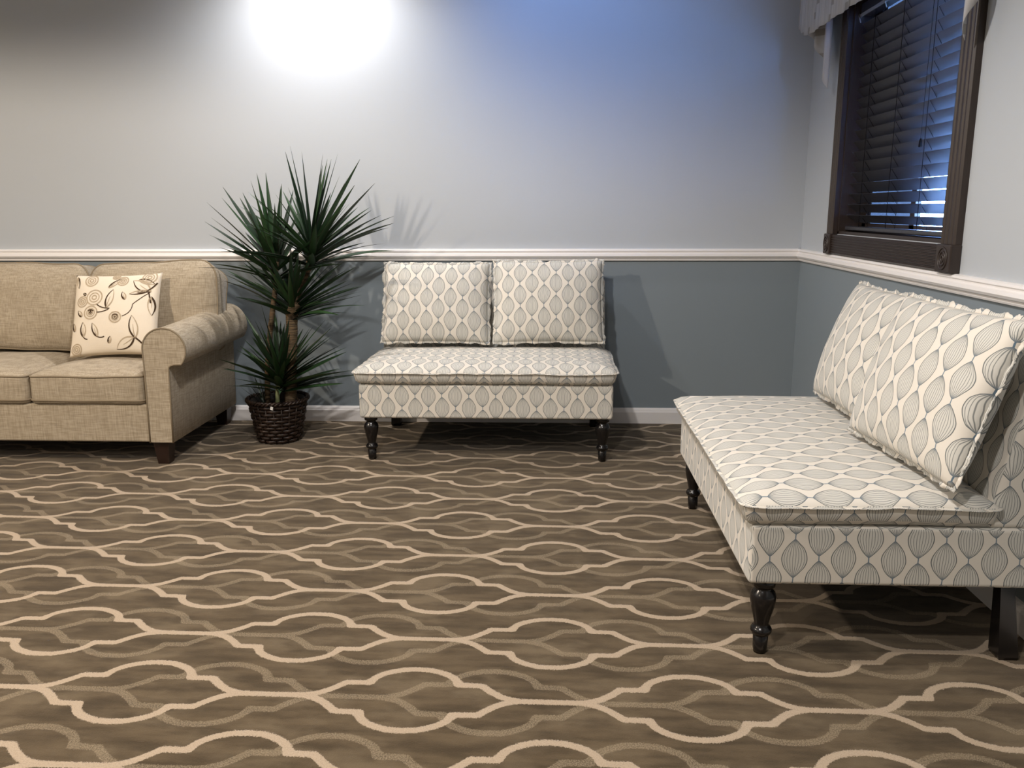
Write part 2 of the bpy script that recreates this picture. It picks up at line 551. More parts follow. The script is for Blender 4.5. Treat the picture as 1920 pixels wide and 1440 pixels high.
# ------------------------------------------------------------------ room shell
XL, YF, ZC = -5.6, -6.8, 2.44
floor = MB().box(XL - .12, 0.12, YF - .12, 0.12, -0.10, 0.0).build('floor', M['carpet'], smooth=False)
tag(floor, 'taupe brown carpet with a cream interlaced trellis pattern', 'carpet', kind='structure')
ceil = MB().box(XL - .12, 0.12, YF - .12, 0.12, ZC, ZC + .1).build('ceiling', M['ceiling'], smooth=False)
tag(ceil, 'flat white painted ceiling above the seating area', 'ceiling', kind='structure')
wb = MB().box(XL - .12, 0.12, 0.0, 0.12, 0.0, ZC).build('wall_back', M['wall'], smooth=False)
tag(wb, 'back wall painted pale grey above and slate blue below the chair rail', 'wall', kind='structure')
WY0, WY1, WZ0, WZ1 = -1.50, -0.50, 0.965, 1.90
wr = MB()
wr.box(0.0, 0.12, YF, WY0, 0, ZC).box(0.0, 0.12, WY1, 0.0, 0, ZC).box(0.0, 0.12, WY0, WY1, 0, WZ0).box(0.0, 0.12, WY0, WY1, WZ1, ZC)
wr = wr.build('wall_right', M['wall'], smooth=False)
tag(wr, 'right wall with the window, pale grey above and slate blue below', 'wall', kind='structure')
wl = MB().box(XL - .12, XL, YF, 0.0, 0, ZC).build('wall_left', M['wall'], smooth=False)
tag(wl, 'left wall beyond the far end of the beige sofa', 'wall', kind='structure')
wf = MB().box(XL - .12, 0.12, YF - .12, YF, 0, ZC).build('wall_front', M['wall'], smooth=False)
tag(wf, 'wall behind the camera facing the seating', 'wall', kind='structure')

RAIL = [(0, .822), (.010, .822), (.013, .828), (.013, .834), (.022, .838), (.027, .846), (.025, .856), (.017, .861), (.017, .866), (.022, .870), (.020, .877), (.012, .880), (0, .880)]
BASE = [(0, 0), (.016, 0), (.016, .058), (.013, .064), (.011, .070), (.006, .077), (0, .079)]
def run_trim(name, prof, wall, label, cat):
    m = MB()
    if wall == 'back': m.extrude([(-h, z) for h, z in prof], 'x', XL, -0.0)
    elif wall == 'right': m.extrude([(-h, z) for h, z in prof], 'y', YF, -0.0)
    elif wall == 'left': m.extrude([(XL + h, z) for h, z in prof], 'y', YF, 0.0)
    o = m.build(name, M['trim'], smooth=False)
    tag(o, label, cat, kind='structure')
run_trim('trim_1', RAIL, 'back', 'white moulded chair rail along the back wall', 'chair rail')
run_trim('trim_2', RAIL, 'right', 'white moulded chair rail along the right wall under the window', 'chair rail')
run_trim('trim_3', RAIL, 'left', 'white moulded chair rail along the left wall', 'chair rail')
run_trim('baseboard_back', BASE, 'back', 'white baseboard along the back wall', 'baseboard')
run_trim('baseboard_right', BASE, 'right', 'white baseboard along the right wall behind the settee', 'baseboard')
run_trim('baseboard_left', BASE, 'left', 'white baseboard along the left wall', 'baseboard')

# ------------------------------------------------------------------ downlights
for (x, y, wt, colr, cone, blend, aim, lab) in DOWNLIGHTS:
    e = empty('ceiling_downlight', (x, y, ZC))
    tag(e, lab, 'downlight', 'recessed ceiling downlights')
    MB().lathe([(.058, -.001), (.075, -.001), (.078, -.004), (.074, -.008), (.060, -.008), (.056, -.003)], 32).build('trim_ring', M['trim'], e)
    MB().lathe([(.0, -.0005), (.055, -.0005), (.055, -.003), (.0, -.003)], 32).build('lens', M['lens'], e)
    ld = bpy.data.lights.new('downlight_beam', 'SPOT')
    ld.energy = wt; ld.color = colr
    ld.spot_size = math.radians(cone); ld.spot_blend = blend
    ld.shadow_soft_size = 0.05
    lo = bpy.data.objects.new('downlight_beam', ld)
    COL.objects.link(lo)
    lo.parent = e
    lo.location = (0, 0, -0.062)
    if aim:
        d = Vector(aim) - Vector((x, y, ZC - .062))
        lo.rotation_euler = d.to_track_quat('-Z', 'Y').to_euler()

# ------------------------------------------------------------------ window, blind, valance
win = empty('window_1', (0, -1.0, WZ0))
tag(win, 'dark wood framed window in the right wall with corner rosettes', 'window', kind='structure')
def wpart(m, name, mat, parent=win, smooth=False):
    m.V = [(x, y + 1.0, z - WZ0) for x, y, z in m.V]
    return m.build(name, mat, parent, smooth)
def flutes(h0, h1, n, d0=.020, d1=.026):
    """cross profile across a casing board: (distance from wall, height)"""
    pr = [(0, h0), (d0, h0), (d1, h0 + .006)]
    w = (h1 - h0 - .012) / n
    for i in range(n):
        b = h0 + .006 + i * w
        pr += [(d1, b + .15 * w), (d1 - .004, b + .35 * w), (d1 - .004, b + .65 * w), (d1, b + .85 * w)]
    pr += [(d1, h1 - .006), (d0, h1), (0, h1)]
    return pr
CW = 0.088
# bottom casing (horizontal flutes), top casing
wpart(MB().extrude([(-d, z) for d, z in flutes(.881, .962, 7)], 'y', WY0 - .0, WY1 + .0), 'fluted_casing', M['wood'])
wpart(MB().extrude([(-d, z) for d, z in flutes(1.902, 1.985, 7)], 'y', WY0, WY1), 'fluted_casing', M['wood'])
def vert_casing(y0, y1):
    m = MB(); pr = flutes(y0, y1, 3)
    n = len(pr); V = []
    for z in (.966, 1.985):
        V += [(-d, h, z) for d, h in pr]
    F = [(i, (i + 1) % n, n + (i + 1) % n, n + i) for i in range(n)] + [tuple(range(n)), tuple(range(2 * n - 1, n - 1, -1))]
    return m.add(V, F)
wpart(vert_casing(WY1, WY1 + CW - .022), 'side_casing', M['wood'])
wpart(vert_casing(WY0 - CW, WY0), 'side_casing', M['wood'])
for (ya, yb) in ((WY1 - .004, WY1 + CW - .018), (WY0 - CW - .004, WY0 + .004)):
    b = wpart(MB().box(-.034, 0, ya, yb, .8805, .9655), 'corner_block', M['wood'])
    bv = b.modifiers.new('bev', 'BEVEL'); bv.width = .004; bv.segments = 2
    cy, cz = (ya + yb) / 2 + 1.0, (.8805 + .9655) / 2 - WZ0
    m = MB()
    for (r0, dd) in ((.028, .004), (.018, .006), (.008, .009)):
        ring = [(-.034 - dd * (0.6 + .4 * math.cos(q)), 0, 0) for q in (0,)]
        pts = [(-.034, cy + r0 * math.cos(a), cz + r0 * 1.15 * math.sin(a)) for a in [2 * PI * k / 24 for k in range(24)]]
        m.tube(pts, .0035, 6, closed=True)
    m.build('rosette', M['wood'], b)
# jamb liner, sash, pane, added dimming sheet
j = MB()
j.box(0.0, .12, WY1 - .012, WY1, WZ0, WZ1).box(0.0, .12, WY0, WY0 + .012, WZ0, WZ1).box(0.0, .12, WY0, WY1, WZ0 - .012 + .012, WZ0 + .012).box(0.0, .12, WY0, WY1, WZ1 - .012, WZ1)
wpart(j, 'jamb', M['wood'])
s = MB()
for a, b in ((WY0 + .012, WY0 + .05), (WY1 - .05, WY1 - .012), (-1.02, -.98)):
    s.box(.094, .114, a, b, WZ0 + .012, WZ1 - .012)
s.box(.094, .114, WY0 + .012, WY1 - .012, WZ0 + .012, WZ0 + .045).box(.094, .114, WY0 + .012, WY1 - .012, WZ1 - .045, WZ1 - .012)
wpart(s, 'sash', M['wood'])
wpart(MB().box(.102, .105, WY0 + .05, -1.02, WZ0 + .045, WZ1 - .045), 'pane', M['glass'])
wpart(MB().box(.102, .105, -.98, WY1 - .05, WZ0 + .045, WZ1 - .045), 'pane', M['glass'])
wpart(MB().box(.1155, .1165, -1.0, WY1 - .02, WZ0 + .02, WZ1 - .02), 'dimming_sheet', M['dim_sheet'])  # unseen sheet put in to darken daylight through the far half

BX = 0.047
bl = empty('venetian_blind', (BX, -1.0, WZ0 + .013))
tag(bl, 'dark slatted venetian blind hanging closed in the window', 'blind')
ZB = WZ0 + .013
hr = rounded_box('headrail', -.026, .026, -.484, .484, 1.826 - ZB, 1.872 - ZB, .003, M['slat'], bl, 1)
MB().box(-.031, -.0265, -.484, .484, 1.820 - ZB, 1.832 - ZB).build('headrail_lit_edge', M['metal'], bl, False)  # pale strip stands in for daylight catching the headrail's lower edge
SL_W, SL_T, PITCH_Z = .050, .0016, .0415
tilt = math.radians(52)
sm = None
z = 1.030
slz = []
while z < 1.818:
    slz.append(z); z += PITCH_Z
rnd = random.Random(3)
for i, z in enumerate(slz):
    if sm is None:
        V = []; F = []
        n = 6
        for yy in (-.482, .482):
            for k in range(n + 1):
                t = -1 + 2 * k / n
                V.append((t * SL_W / 2, yy, .0012 * (1 - t * t)))
            for k in range(n, -1, -1):
                t = -1 + 2 * k / n
                V.append((t * SL_W / 2, yy, .0012 * (1 - t * t) - SL_T))
        c = 2 * (n + 1)
        F = [(k, (k + 1) % c, c + (k + 1) % c, c + k) for k in range(c)] + [tuple(range(c)), tuple(range(2 * c - 1, c - 1, -1))]
        o = mobj('slat', V, F, M['slat'], bl, False)
        sm = o.data
    else:
        o = bpy.data.objects.new('slat', sm); COL.objects.link(o); o.parent = bl
    o.location = (0, 0, z - ZB)
    # room side edge up, outer edge down
    tl = tilt - math.radians(16) * max(0, min(1, (1.215 - z) / .185)) + rnd.uniform(-.012, .012)
    o.rotation_euler = (rnd.uniform(-.0012, .0012), tl, 0)
rounded_box('bottom_rail', -.025, .025, -.482, .482, 0.004, .020, .004, M['slat'], bl, 2)
for yy in (-.655 + 1, -.929 + 1, -1.195 + 1, -1.40 + 1):
    m = MB()
    cx, cz = math.cos(tilt) * SL_W / 2 + .002, math.sin(tilt) * SL_W / 2
    m.tube([(-cx, yy, .012), (-cx, yy, 1.826 - ZB)], .0011, 5)
    m.tube([(cx, yy, .012), (cx, yy, 1.826 - ZB)], .0011, 5)
    for z in slz:
        m.tube([(-cx, yy - .012, z - ZB + cz - .003), (cx, yy + .006, z - ZB - cz - .003)], .0010, 4)
    m.build('ladder_cord', M['cord'], bl)
for yy in (-.52 + 1, -.78 + 1):
    m = MB().tube([(-.030, yy + .01, 1.838 - ZB), (-.034, yy, 1.826 - ZB), (-.036, yy - .03, 1.796 - ZB)], .0022, 6)
    m.build('valance_clip', M['metal'], bl)
m = MB().tube([(-.034, .02, 1.80 - ZB), (-.036, .018, 1.30 - ZB)], .0009, 5)
m.tube([(-.036, .018, 1.30 - ZB), (-.036, .018, 1.292 - ZB), (-.036, .018, 1.272 - ZB)], [.002, .005, .006], 8)
m.V = [(x, y - .225, z) for x, y, z in m.V]
m.build('pull_cord', M['cord'], bl)

# valance: pleated fabric on a board with jabot tails at both ends
va = empty('window_valance', (0, -.94, 1.80))
tag(va, 'silver grey pleated fabric valance with hanging tails over the window', 'valance')
def cloth(name, P, nu, nv, parent, mat, thick=.0015):
    V = [P(i / nu, k / nv) for k in range(nv + 1) for i in range(nu + 1)]
    F = [(k * (nu + 1) + i, k * (nu + 1) + i + 1, (k + 1) * (nu + 1) + i + 1, (k + 1) * (nu + 1) + i) for k in range(nv) for i in range(nu)]
    me = bpy.data.meshes.new(name)
    me.from_pydata([tuple(v) for v in V], [], F)
    lay = me.uv_layers.new(name='UVMap')
    for p in me.polygons:
        for li in p.loop_indices:
            vi = me.loops[li].vertex_index
            c = me.vertices[vi].co
            lay.data[li].uv = (c.y + c.x, c.z)
    o = link_mesh(name, me, mat, parent)
    sd = o.modifiers.new('th', 'SOLIDIFY'); sd.thickness = thick; sd.offset = 0
    return o
VY0, VY1 = -.80, .80
MB().box(-.115, -.003, VY0 + .01, VY1 - .01, .285, .305).build('mounting_board', M['trim'], va, False)
def front(u, v):
    y = VY1 + (VY0 - VY1) * u
    pl = .004 * math.sin(u * 2 * PI * 9) + .003 * math.sin(u * 2 * PI * 23 + 1)
    end = min(u, 1 - u)
    rz = 0.0 + .055 * max(0, 1 - end / .10) ** 2
    return (-.118 + pl, y, rz + (.31 - rz) * v)
cloth('front_panel', front, 192, 8, va, M['valance'])
def ret(side):
    def f(u, v):
        return (-.118 * (1 - u) - .003 * u, side + .006 * math.sin(u * 9), .055 - .075 * u + (.255 + .075 * u) * v)
    return f
cloth('return_panel', ret(VY1), 12, 6, va, M['valance'])
cloth('return_panel', ret(VY0), 12, 6, va, M['valance'])
def tail(y0, y1, zlow, zhi, xc):
    # zig-zag folded jabot, long edge towards y1
    def f(u, v):
        y = y0 + (y1 - y0) * u
        zb = zhi + (zlow - zhi) * (u ** 1.2)
        x = xc + .020 * math.sin(u * 2 * PI * 2.0) - .012 * (1 - u)
        yy = y + .010 * math.sin(u * 2 * PI * 2.0 + 1.2)
        return (x, yy, zb + (.25 - zb) * v)
    return f
cloth('jabot_tail', tail(.78, .530, -.235, .045, -.052), 40, 10, va, M['valance'])
cloth('jabot_tail', tail(-.98 + .19, -.67, -.265, .03, -.060), 40, 10, va, M['valance'])

gr = MB().box(.13, 9.0, -9.0, 6.0, -.35, -.30).build('ground', M['concrete'], smooth=False)
tag(gr, 'pale paved ground outside the window', 'pavement', kind='structure')

# ------------------------------------------------------------------ settees
def pillow_geo(w, h, t, nu=30, nv=26, pinch=.035, seed=0.0, wr=.004, pw=.42):
    def base(a, b):
        x = a * w / 2 * (1 - pinch * (1 - b * b))
        z = b * h / 2 * (1 - pinch * 1.15 * (1 - a * a))
        f = (max(0.0, (1 - a * a)) * max(0.0, (1 - b * b))) ** pw
        return x, z, f
    def P(a, b, side):
        x, z, f = base(a, b)
        e = 1 - f
        nz = noise.noise(Vector((x * 16 + seed, z * 16, side * 3 + seed)))
        y = side * (t / 2 * f) + nz * wr * (0.25 + 1.6 * e) * (0.2 + f)
        sag = -.012 * (1 - b * b) * 0
        return Vector((x, y, z + sag))
    return P
def pillow(name_parts, w, h, t, mat, parent, uvp=None, seed=0.0, flange=.012, pinch=.035, nu=30, nv=26):
    P = pillow_geo(w, h, t, nu, nv, pinch, seed)
    V = []; F = []; idx = {}
    def cosp(k, n): return -math.cos(PI * k / n) * .35 + (-1 + 2 * k / n) * .65
    for side in (-1, 1):
        for k in range(nv + 1):
            for i in range(nu + 1):
                bd = i in (0, nu) or k in (0, nv)
                key = (i, k, 0 if bd else side)
                if key not in idx:
                    idx[key] = len(V); V.append(P(cosp(i, nu), cosp(k, nv), side if not bd else 0.0001))
        for k in range(nv):
            for i in range(nu):
                q = []
                for (a, b) in ((i, k), (i + 1, k), (i + 1, k + 1), (i, k + 1)):
                    bd = a in (0, nu) or b in (0, nv)
                    q.append(idx[(a, b, 0 if bd else side)])
                F.append(tuple(q) if side == -1 else tuple(reversed(q)))
    o = mobj(name_parts[0], V, F, mat, parent, True, uvp)
    if flange and len(name_parts) > 1:
        rim = []
        rim += [(i, 0) for i in range(nu)] + [(nu, k) for k in range(nv)] + [(nu - i, nv) for i in range(nu)] + [(0, nv - k) for k in range(nv)]
        per = []
        for a in rim:
            per.append(V[idx[(a[0], a[1], 0)]])
        # resample to a finer, wavy ruffled edge
        pts = []
        n = len(per)
        for i in range(n):
            for s in range(4):
                pts.append(per[i].lerp(per[(i + 1) % n], s / 4))
        n = len(pts); V2 = []; F2 = []
        rr = random.Random(int(seed * 17) + 5)
        ph = [rr.uniform(0, 6.28) for _ in range(4)]
        for i, p in enumerate(pts):
            d = Vector((p.x / (w / 2), 0, p.z / (h / 2)))
            cx = 1 if abs(d.x) > .93 else 0; cz = 1 if abs(d.z) > .9 else 0
            out = Vector((math.copysign(cx, d.x), 0, math.copysign(cz, d.z)))
            if out.length < .1: out = d
            out.normalize()
            s = i * .0125
            wv = .006 * noise.noise(Vector((s * 14 + seed, 2.2, seed))) + .003 * noise.noise(Vector((s * 45, 9.1, seed)))
            fw = flange * (0.75 + .7 * noise.noise(Vector((s * 11, 5.5, seed))) + .14 * rr.uniform(-1, 1))
            inn = p - out * .006
            for (q, th) in ((inn, .0022), (p + out * fw + Vector((0, wv, 0)), .0012)):
                V2.append(q + Vector((0, -th, 0))); V2.append(q + Vector((0, th, 0)))
        for i in range(n):
            a, b = i * 4, ((i + 1) % n) * 4
            F2 += [(a, b, b + 2, a + 2), (a + 1, a + 3, b + 3, b + 1), (a + 2, b + 2, b + 3, a + 3), (a, a + 1, b + 1, b)]
        mobj(name_parts[1], V2, F2, mat, parent, True, uvp)
    return P

LEG_PROF = [(.0155, 0), (.0175, .012), (.0185, .046), (.0165, .0475), (.0225, .051), (.0258, .057), (.0262, .062), (.0225, .069), (.0170, .072),
            (.0180, .080), (.0225, .100), (.0280, .122), (.0308, .140), (.0312, .150), (.0285, .160), (.0215, .168), (.0195, .172), (.0225, .1755),
            (.0275, .178), (.0285, .185), (.0285, .197)]
def make_settee(loc, rz, label, uvo):
    e = empty('settee', loc, rz)
    tag(e, label, 'settee', 'matching armless settees')
    U = (PU, PV)
    rounded_box('base', -.542, .542, -.33, .335, .195, .346, .012, M['fabric'], e, 3, uv=(PU, PV, uvo[0], uvo[1]))
    MB().box(-.52, .52, -.31, .315, .192, .1955).build('dust_cover', M['under'], e, False)
    # seat cushion: dome above a flanged seam
    prof = [(.045, .3455), (.020, .349), (.007, .362), (.002, .382), (.0, .397), (.001, .401), (.018, .411), (.045, .421), (.085, .429), (.14, .434), (.20, .437), (.262, .439)]
    V, F, rings = ring_cushion(1.112, .590, .022, prof, .0045, loc[0] * 3)
    V = [(v.x, v.y - .06, v.z if v.z > .36 else max(v.z, .3464)) for v in V]
    sc = mobj('seat_cushion', V, F, M['fabric'], e, True, (PU, PV, uvo[0] + .01, -.355))
    m = MB()
    ring = [Vector(V[4 * len(rings[0]) + k]) for k in range(len(rings[0]))]
    n = len(ring); Vf = []; Ff = []
    ctr = Vector((0, -.06, .4))
    fine = [ring[i].lerp(ring[(i + 1) % n], s / 3) for i in range(n) for s in range(3)]
    n = len(fine)
    for i, p in enumerate(fine):
        d = (fine[(i + 1) % n] - fine[i - 1]).normalized()
        o = Vector((d.y, -d.x, 0))
        fw = .008 + .003 * noise.noise(p * 21)
        zz = .003 * noise.noise(p * 17 + Vector((3, 1, 7)))
        for q, th in ((p - o * .006, .002), (p + o * fw + Vector((0, 0, zz)), .0012)):
            Vf.append(q + Vector((0, 0, -th))); Vf.append(q + Vector((0, 0, th)))
    for i in range(n):
        a, b = i * 4, ((i + 1) % n) * 4
        Ff += [(a, b, b + 2, a + 2), (a + 1, a + 3, b + 3, b + 1), (a + 2, b + 2, b + 3, a + 3), (a, a + 1, b + 1, b)]
    mobj('flange', Vf, Ff, M['fabric'], sc, True, (PU, PV, 0, 0))
    # backrest: slanted slab
    bm = bmesh.new(); bmesh.ops.create_cube(bm, size=1.0)
    for v in bm.verts:
        top = v.co.z > 0
        x = v.co.x * 1.080
        if top: y = .292 if v.co.y < 0 else .362
        else: y = .205 if v.co.y < 0 else .318
        v.co = Vector((x, y, .745 if top else .340))
    bmesh.ops.bevel(bm, geom=list(bm.edges), offset=.018, segments=3, profile=.5, affect='EDGES')
    me = bpy.data.meshes.new('backrest'); bm.to_mesh(me); bm.free()
    box_uv(me, PU, PV, .02, .03)
    bo = link_mesh('backrest', me, M['fabric'], e)
    bo.modifiers.new('wn', 'WEIGHTED_NORMAL')
    lm = None
    for sx in (-1, 1):
        if lm is None:
            o = MB().lathe(LEG_PROF, 28).build('leg', M['blackleg'], e); lm = o.data
        else:
            o = bpy.data.objects.new('leg', lm); COL.objects.link(o); o.parent = e
        o.location = (sx * .5025, -.282, 0)
    rl = None
    for sx in (-1, 1):
        if rl is None:
            m = MB()
            V = []
            for (zz, hw, yy) in ((0.0, .0215, .016), (.008, .024, .015), (.10, .020, .006), (.197, .016, -.004)):
                V += [(-hw, yy - hw, zz), (hw, yy - hw, zz), (hw, yy + hw, zz), (-hw, yy + hw, zz)]
            F = []
            for i in range(3):
                for k in range(4):
                    F.append((i * 4 + k, i * 4 + (k + 1) % 4, i * 4 + 4 + (k + 1) % 4, i * 4 + 4 + k))
            F += [(3, 2, 1, 0), (12, 13, 14, 15)]
            o = mobj('leg', V, F, M['blackleg'], e, False)
            rl = o.data
        else:
            o = bpy.data.objects.new('leg', rl); COL.objects.link(o); o.parent = e
        o.location = (sx * .50, .292, 0)
    return e

A_LOC, B_LOC = (-1.491, -.383, 0), (-.415, -1.738, 0)
setA = make_settee(A_LOC, 0.0, 'cream settee with grey-blue onion print standing against the back wall', (-.472, .2416))
setB = make_settee(B_LOC, -PI / 2 - .005, 'cream settee with grey-blue onion print in front of the window wall', (-.455, .21))

def settee_cushion(sloc, srz, lx, ly, lz, lean, yaw, roll, w, h, label, seed, uvo):
    """cushion whose centre sits at a settee-local point, leaning back"""
    c, s = math.cos(srz), math.sin(srz)
    e = empty('back_cushion', (sloc[0] + c * lx - s * ly, sloc[1] + s * lx + c * ly, lz))
    q = Matrix.Rotation(srz + yaw, 4, 'Z') @ Matrix.Rotation(-lean, 4, 'X') @ Matrix.Rotation(roll, 4, 'Y')
    e.rotation_euler = q.to_euler()
    tag(e, label, 'cushion', 'loose onion print back cushions')
    pillow(('cover', 'flange'), w, h, .150, M['fabric'], e, (PU * .97, PV, uvo[0], uvo[1], 'xz'), seed)
LEAN = math.radians(19)
settee_cushion(A_LOC, 0, -.2665, .168, .637, LEAN, .0, .004, .508, .386, 'onion print cushion on the back wall settee, nearer the plant', 1.3, (.02, .01))
settee_cushion(A_LOC, 0, .2665, .168, .643, LEAN, .0, -.006, .516, .396, 'onion print cushion on the back wall settee, nearer the room corner', 4.1, (.035, .02))
settee_cushion(B_LOC, -PI / 2, -.180, .170, .642, LEAN, .0, .0, .520, .394, 'onion print cushion on the window wall settee, partly tucked behind another cushion', 7.7, (.0, .02))
settee_cushion(B_LOC, -PI / 2, .318, .142, .645, LEAN, .10, .01, .525, .405, 'onion print cushion on the window wall settee, nearest the camera', 9.2, (.03, .035))

# ------------------------------------------------------------------ sofa
SX0, SX1 = -4.54, -2.816           # outer faces of the arms at the floor
sofa = empty('sofa', (-3.678, -.42, 0))
tag(sofa, 'tan linen roll-arm sofa with dark wooden legs beside the plant', 'sofa')
OX, OY = -3.678, -.42
YB = -.045
rounded_box('frame', SX0 + .06 - OX, SX1 - .06 - OX, -.785 - OY, YB - OY, .100, .268, .010, M['linen'], sofa, 2)
# back frame
bm = bmesh.new(); bmesh.ops.create_cube(bm, size=1.0)
for v in bm.verts:
    top = v.co.z > 0
    x = (SX0 + .09 + SX1 - .09) / 2 - OX + v.co.x * (SX1 - SX0 - .18)
    if top: y = -.155 if v.co.y < 0 else YB
    else: y = -.24 if v.co.y < 0 else YB - .004
    v.co = Vector((x, y - OY, .74 if top else .262))
bmesh.ops.bevel(bm, geom=list(bm.edges), offset=.02, segments=3, profile=.5, affect='EDGES')
me = bpy.data.meshes.new('back_frame'); bm.to_mesh(me); bm.free()
link_mesh('back_frame', me, M['linen'], sofa)
# roll arm profile: distance outwards from inner face, height
def arm_profile():
    pr = [(.0, .103), (.003, .30), (.004, .42), (.003, .49)]
    cx, cz, r = .094, .503, .0915
    a = math.radians(186)
    a1 = math.radians(-42)
    n = 22
    for k in range(n + 1):
        t = a + (a1 - a) * k / n
        pr.append((cx + r * math.cos(t), cz + r * math.sin(t)))
    pr += [(.133, .4415), (.1165, .437), (.109, .430), (.107, .418), (.104, .30), (.0985, .103)]
    return pr
AP = arm_profile()
for sgn, xin in ((1, -2.915), (-1, SX0 + .099)):
    e2 = None
    V = []
    ys = [(-.800, 0, 0.985), (-.797, 0, 1.0), (-.60, .004, 1.0), (-.40, .010, 1.0), (-.20, .018, 1.0), (-.075, .022, 1.0), (-.065, .022, .985)]
    n = len(AP)
    for (y, dz, sc) in ys:
        for (h, z) in AP:
            hh = .055 + (h - .055) * sc
            zz = .35 + (z - .35) * (sc if sc < 1 else 1)
            rise = dz * max(0, (zz - .35) / .24) if zz > .35 else 0
            V.append((xin + sgn * hh - OX, y - OY, max(.1, zz + rise)))
    F = []
    for i in range(len(ys) - 1):
        for k in range(n):
            l = (k + 1) % n
            F.append((i * n + k, i * n + l, (i + 1) * n + l, (i + 1) * n + k))
    F += [tuple(range(n)), tuple(range(len(ys) * n - 1, (len(ys) - 1) * n - 1, -1))]
    arm = mobj('arm', V, F, M['linen'], sofa)
    arm.modifiers.new('wn', 'WEIGHTED_NORMAL')
    # piping around the front panel and panel seam
    MB().tube([(xin + sgn * h - OX, -.799 - OY, max(z, .103)) for h, z in AP], .0038, 6).build('piping', M['piping'], arm)
# seat cushions
SW = .5015
sprof = [(.030, .266), (.010, .268), (.001, .276), (.0, .284), (.0, .375), (.001, .386), (.012, .394), (.045, .406), (.10, .416), (.16, .421), (.21, .424)]
for k in range(3):
    xc = -2.925 - SW * (k + .5)
    dd = .56
    V, F, rings = ring_cushion(SW - .004, dd, .030, sprof, .0045, k * 3.1 + 1)
    V = [Vector((v.x + xc - OX, v.y - .798 + dd / 2 - OY, max(v.z, .2685))) for v in V]
    c = mobj('seat_cushion', V, F, M['linen'], sofa)
    n = len(rings[0])
    for rk in (3, 5):
        pts = [V[rk * n + q] for q in range(n)]
        MB().tube(pts, .0042, 6, closed=True).build('piping', M['piping'], c)
# back cushions (T shaped ends bulge over the arms)
bprof = [(.05, -.085), (.012, -.080), (.0, -.066), (.0, .045), (.001, .060), (.020, .078), (.055, .093), (.10, .103), (.15, .109), (.19, .112)]
xr = -2.775
for k in range(3):
    w = .605 if k != 1 else .56
    xl = xr - w
    V, F, rings = ring_cushion(w - .004, .415, .075, bprof, .017, k * 5.3 + 2)
    lean = math.radians(13)
    R = Matrix.Rotation(PI / 2 - lean, 3, 'X')
    ctr = Vector(((xl + xr) / 2 - OX, -.272 - OY, .617))
    V2 = []
    for v in V:
        q = R @ Vector((v.x, v.y, v.z))
        V2.append(q + ctr)
    c = mobj('back_cushion', V2, F, M['linen'], sofa)
    n = len(rings[0])
    for rk in (2, 4):
        MB().tube([V2[rk * n + q] for q in range(n)], .0042, 6, closed=True).build('piping', M['piping'], c)
    xr = xl
for (lx, ly) in ((-2.880, -.745), (-2.880, -.085), (SX0 + .065, -.745), (SX0 + .065, -.085)):
    V = []
    for zz, hw in ((0, .024), (.102, .034)):
        V += [(lx - OX - hw, ly - OY - hw, zz), (lx - OX + hw, ly - OY - hw, zz), (lx - OX + hw, ly - OY + hw, zz), (lx - OX - hw, ly - OY + hw, zz)]
    mobj('leg', V, [(3, 2, 1, 0), (4, 5, 6, 7), (0, 1, 5, 4), (1, 2, 6, 5), (2, 3, 7, 6), (3, 0, 4, 7)], M['brownleg'], sofa, False)

# throw pillow with printed flowers and leaves
tp = empty('throw_pillow', (-3.180, -.472, .608))
tp.rotation_euler = (Matrix.Rotation(.05, 4, 'Z') @ Matrix.Rotation(-math.radians(25), 4, 'X') @ Matrix.Rotation(-.03, 4, 'Y')).to_euler()
tag(tp, 'square cream throw pillow with brown flowers and leaves on the sofa', 'pillow')
TW, TH = .392, .392
TPf = pillow(('cover',), TW, TH, .125, M['pillow'], tp, (.1, .1, 0, 0, 'xz'), 12.5, 0, .045)
def ribbon(m, path, wd):
    """flat print ribbon lying on the front face; path in (-1..1) face coordinates"""
    pts = [Vector((a, b)) for a, b in path]
    V = []; F = []
    n = len(pts)
    for i, p in enumerate(pts):
        d = pts[min(i + 1, n - 1)] - pts[max(i - 1, 0)]
        if d.length < 1e-9: d = Vector((1, 0))
        d.normalize()
        nn = Vector((-d.y, d.x))
        ww = wd[i] if isinstance(wd, list) else wd
        for sg in (-1, 1):
            q = p + nn * ww * sg
            a = max(-.985, min(.985, q.x)); b = max(-.985, min(.985, q.y))
            s = TPf(a, b, -1)
            V.append(s + Vector((0, -.0012, 0)))
    for i in range(n - 1):
        F.append((2 * i, 2 * i + 1, 2 * i + 3, 2 * i + 2))
    m.add(V, F)
def circ(m, cx, cy, r, wd, a0=0, a1=2 * PI, n=28, sq=1.0):
    ribbon(m, [(cx + r * math.cos(a0 + (a1 - a0) * k / n), cy + sq * r * math.sin(a0 + (a1 - a0) * k / n)) for k in range(n + 1)], wd)
def bez(p0, p1, p2, n=12):
    return [((1 - t) ** 2 * p0[0] + 2 * t * (1 - t) * p1[0] + t * t * p2[0], (1 - t) ** 2 * p0[1] + 2 * t * (1 - t) * p1[1] + t * t * p2[1]) for t in [k / n for k in range(n + 1)]]
def motif_leaf(md, ml, base, tip, fat):
    b = Vector(base); t = Vector(tip); d = t - b; nn = Vector((-d.y, d.x)) * fat
    taper = [.012, .017, .02, .02, .018, .016, .015, .014, .013, .011, .009, .007, .004]
    ribbon(md, bez(base, tuple(b + d * .45 + nn), tip), taper)
    ribbon(ml if fat < .5 else md, bez(base, tuple(b + d * .45 - nn), tip), [w * .8 for w in taper])
    ribbon(ml, bez(base, tuple(b + d * .35 + nn * .1), tuple(b + d * .62)), [w * .5 for w in taper])
pd, plt = MB(), MB()
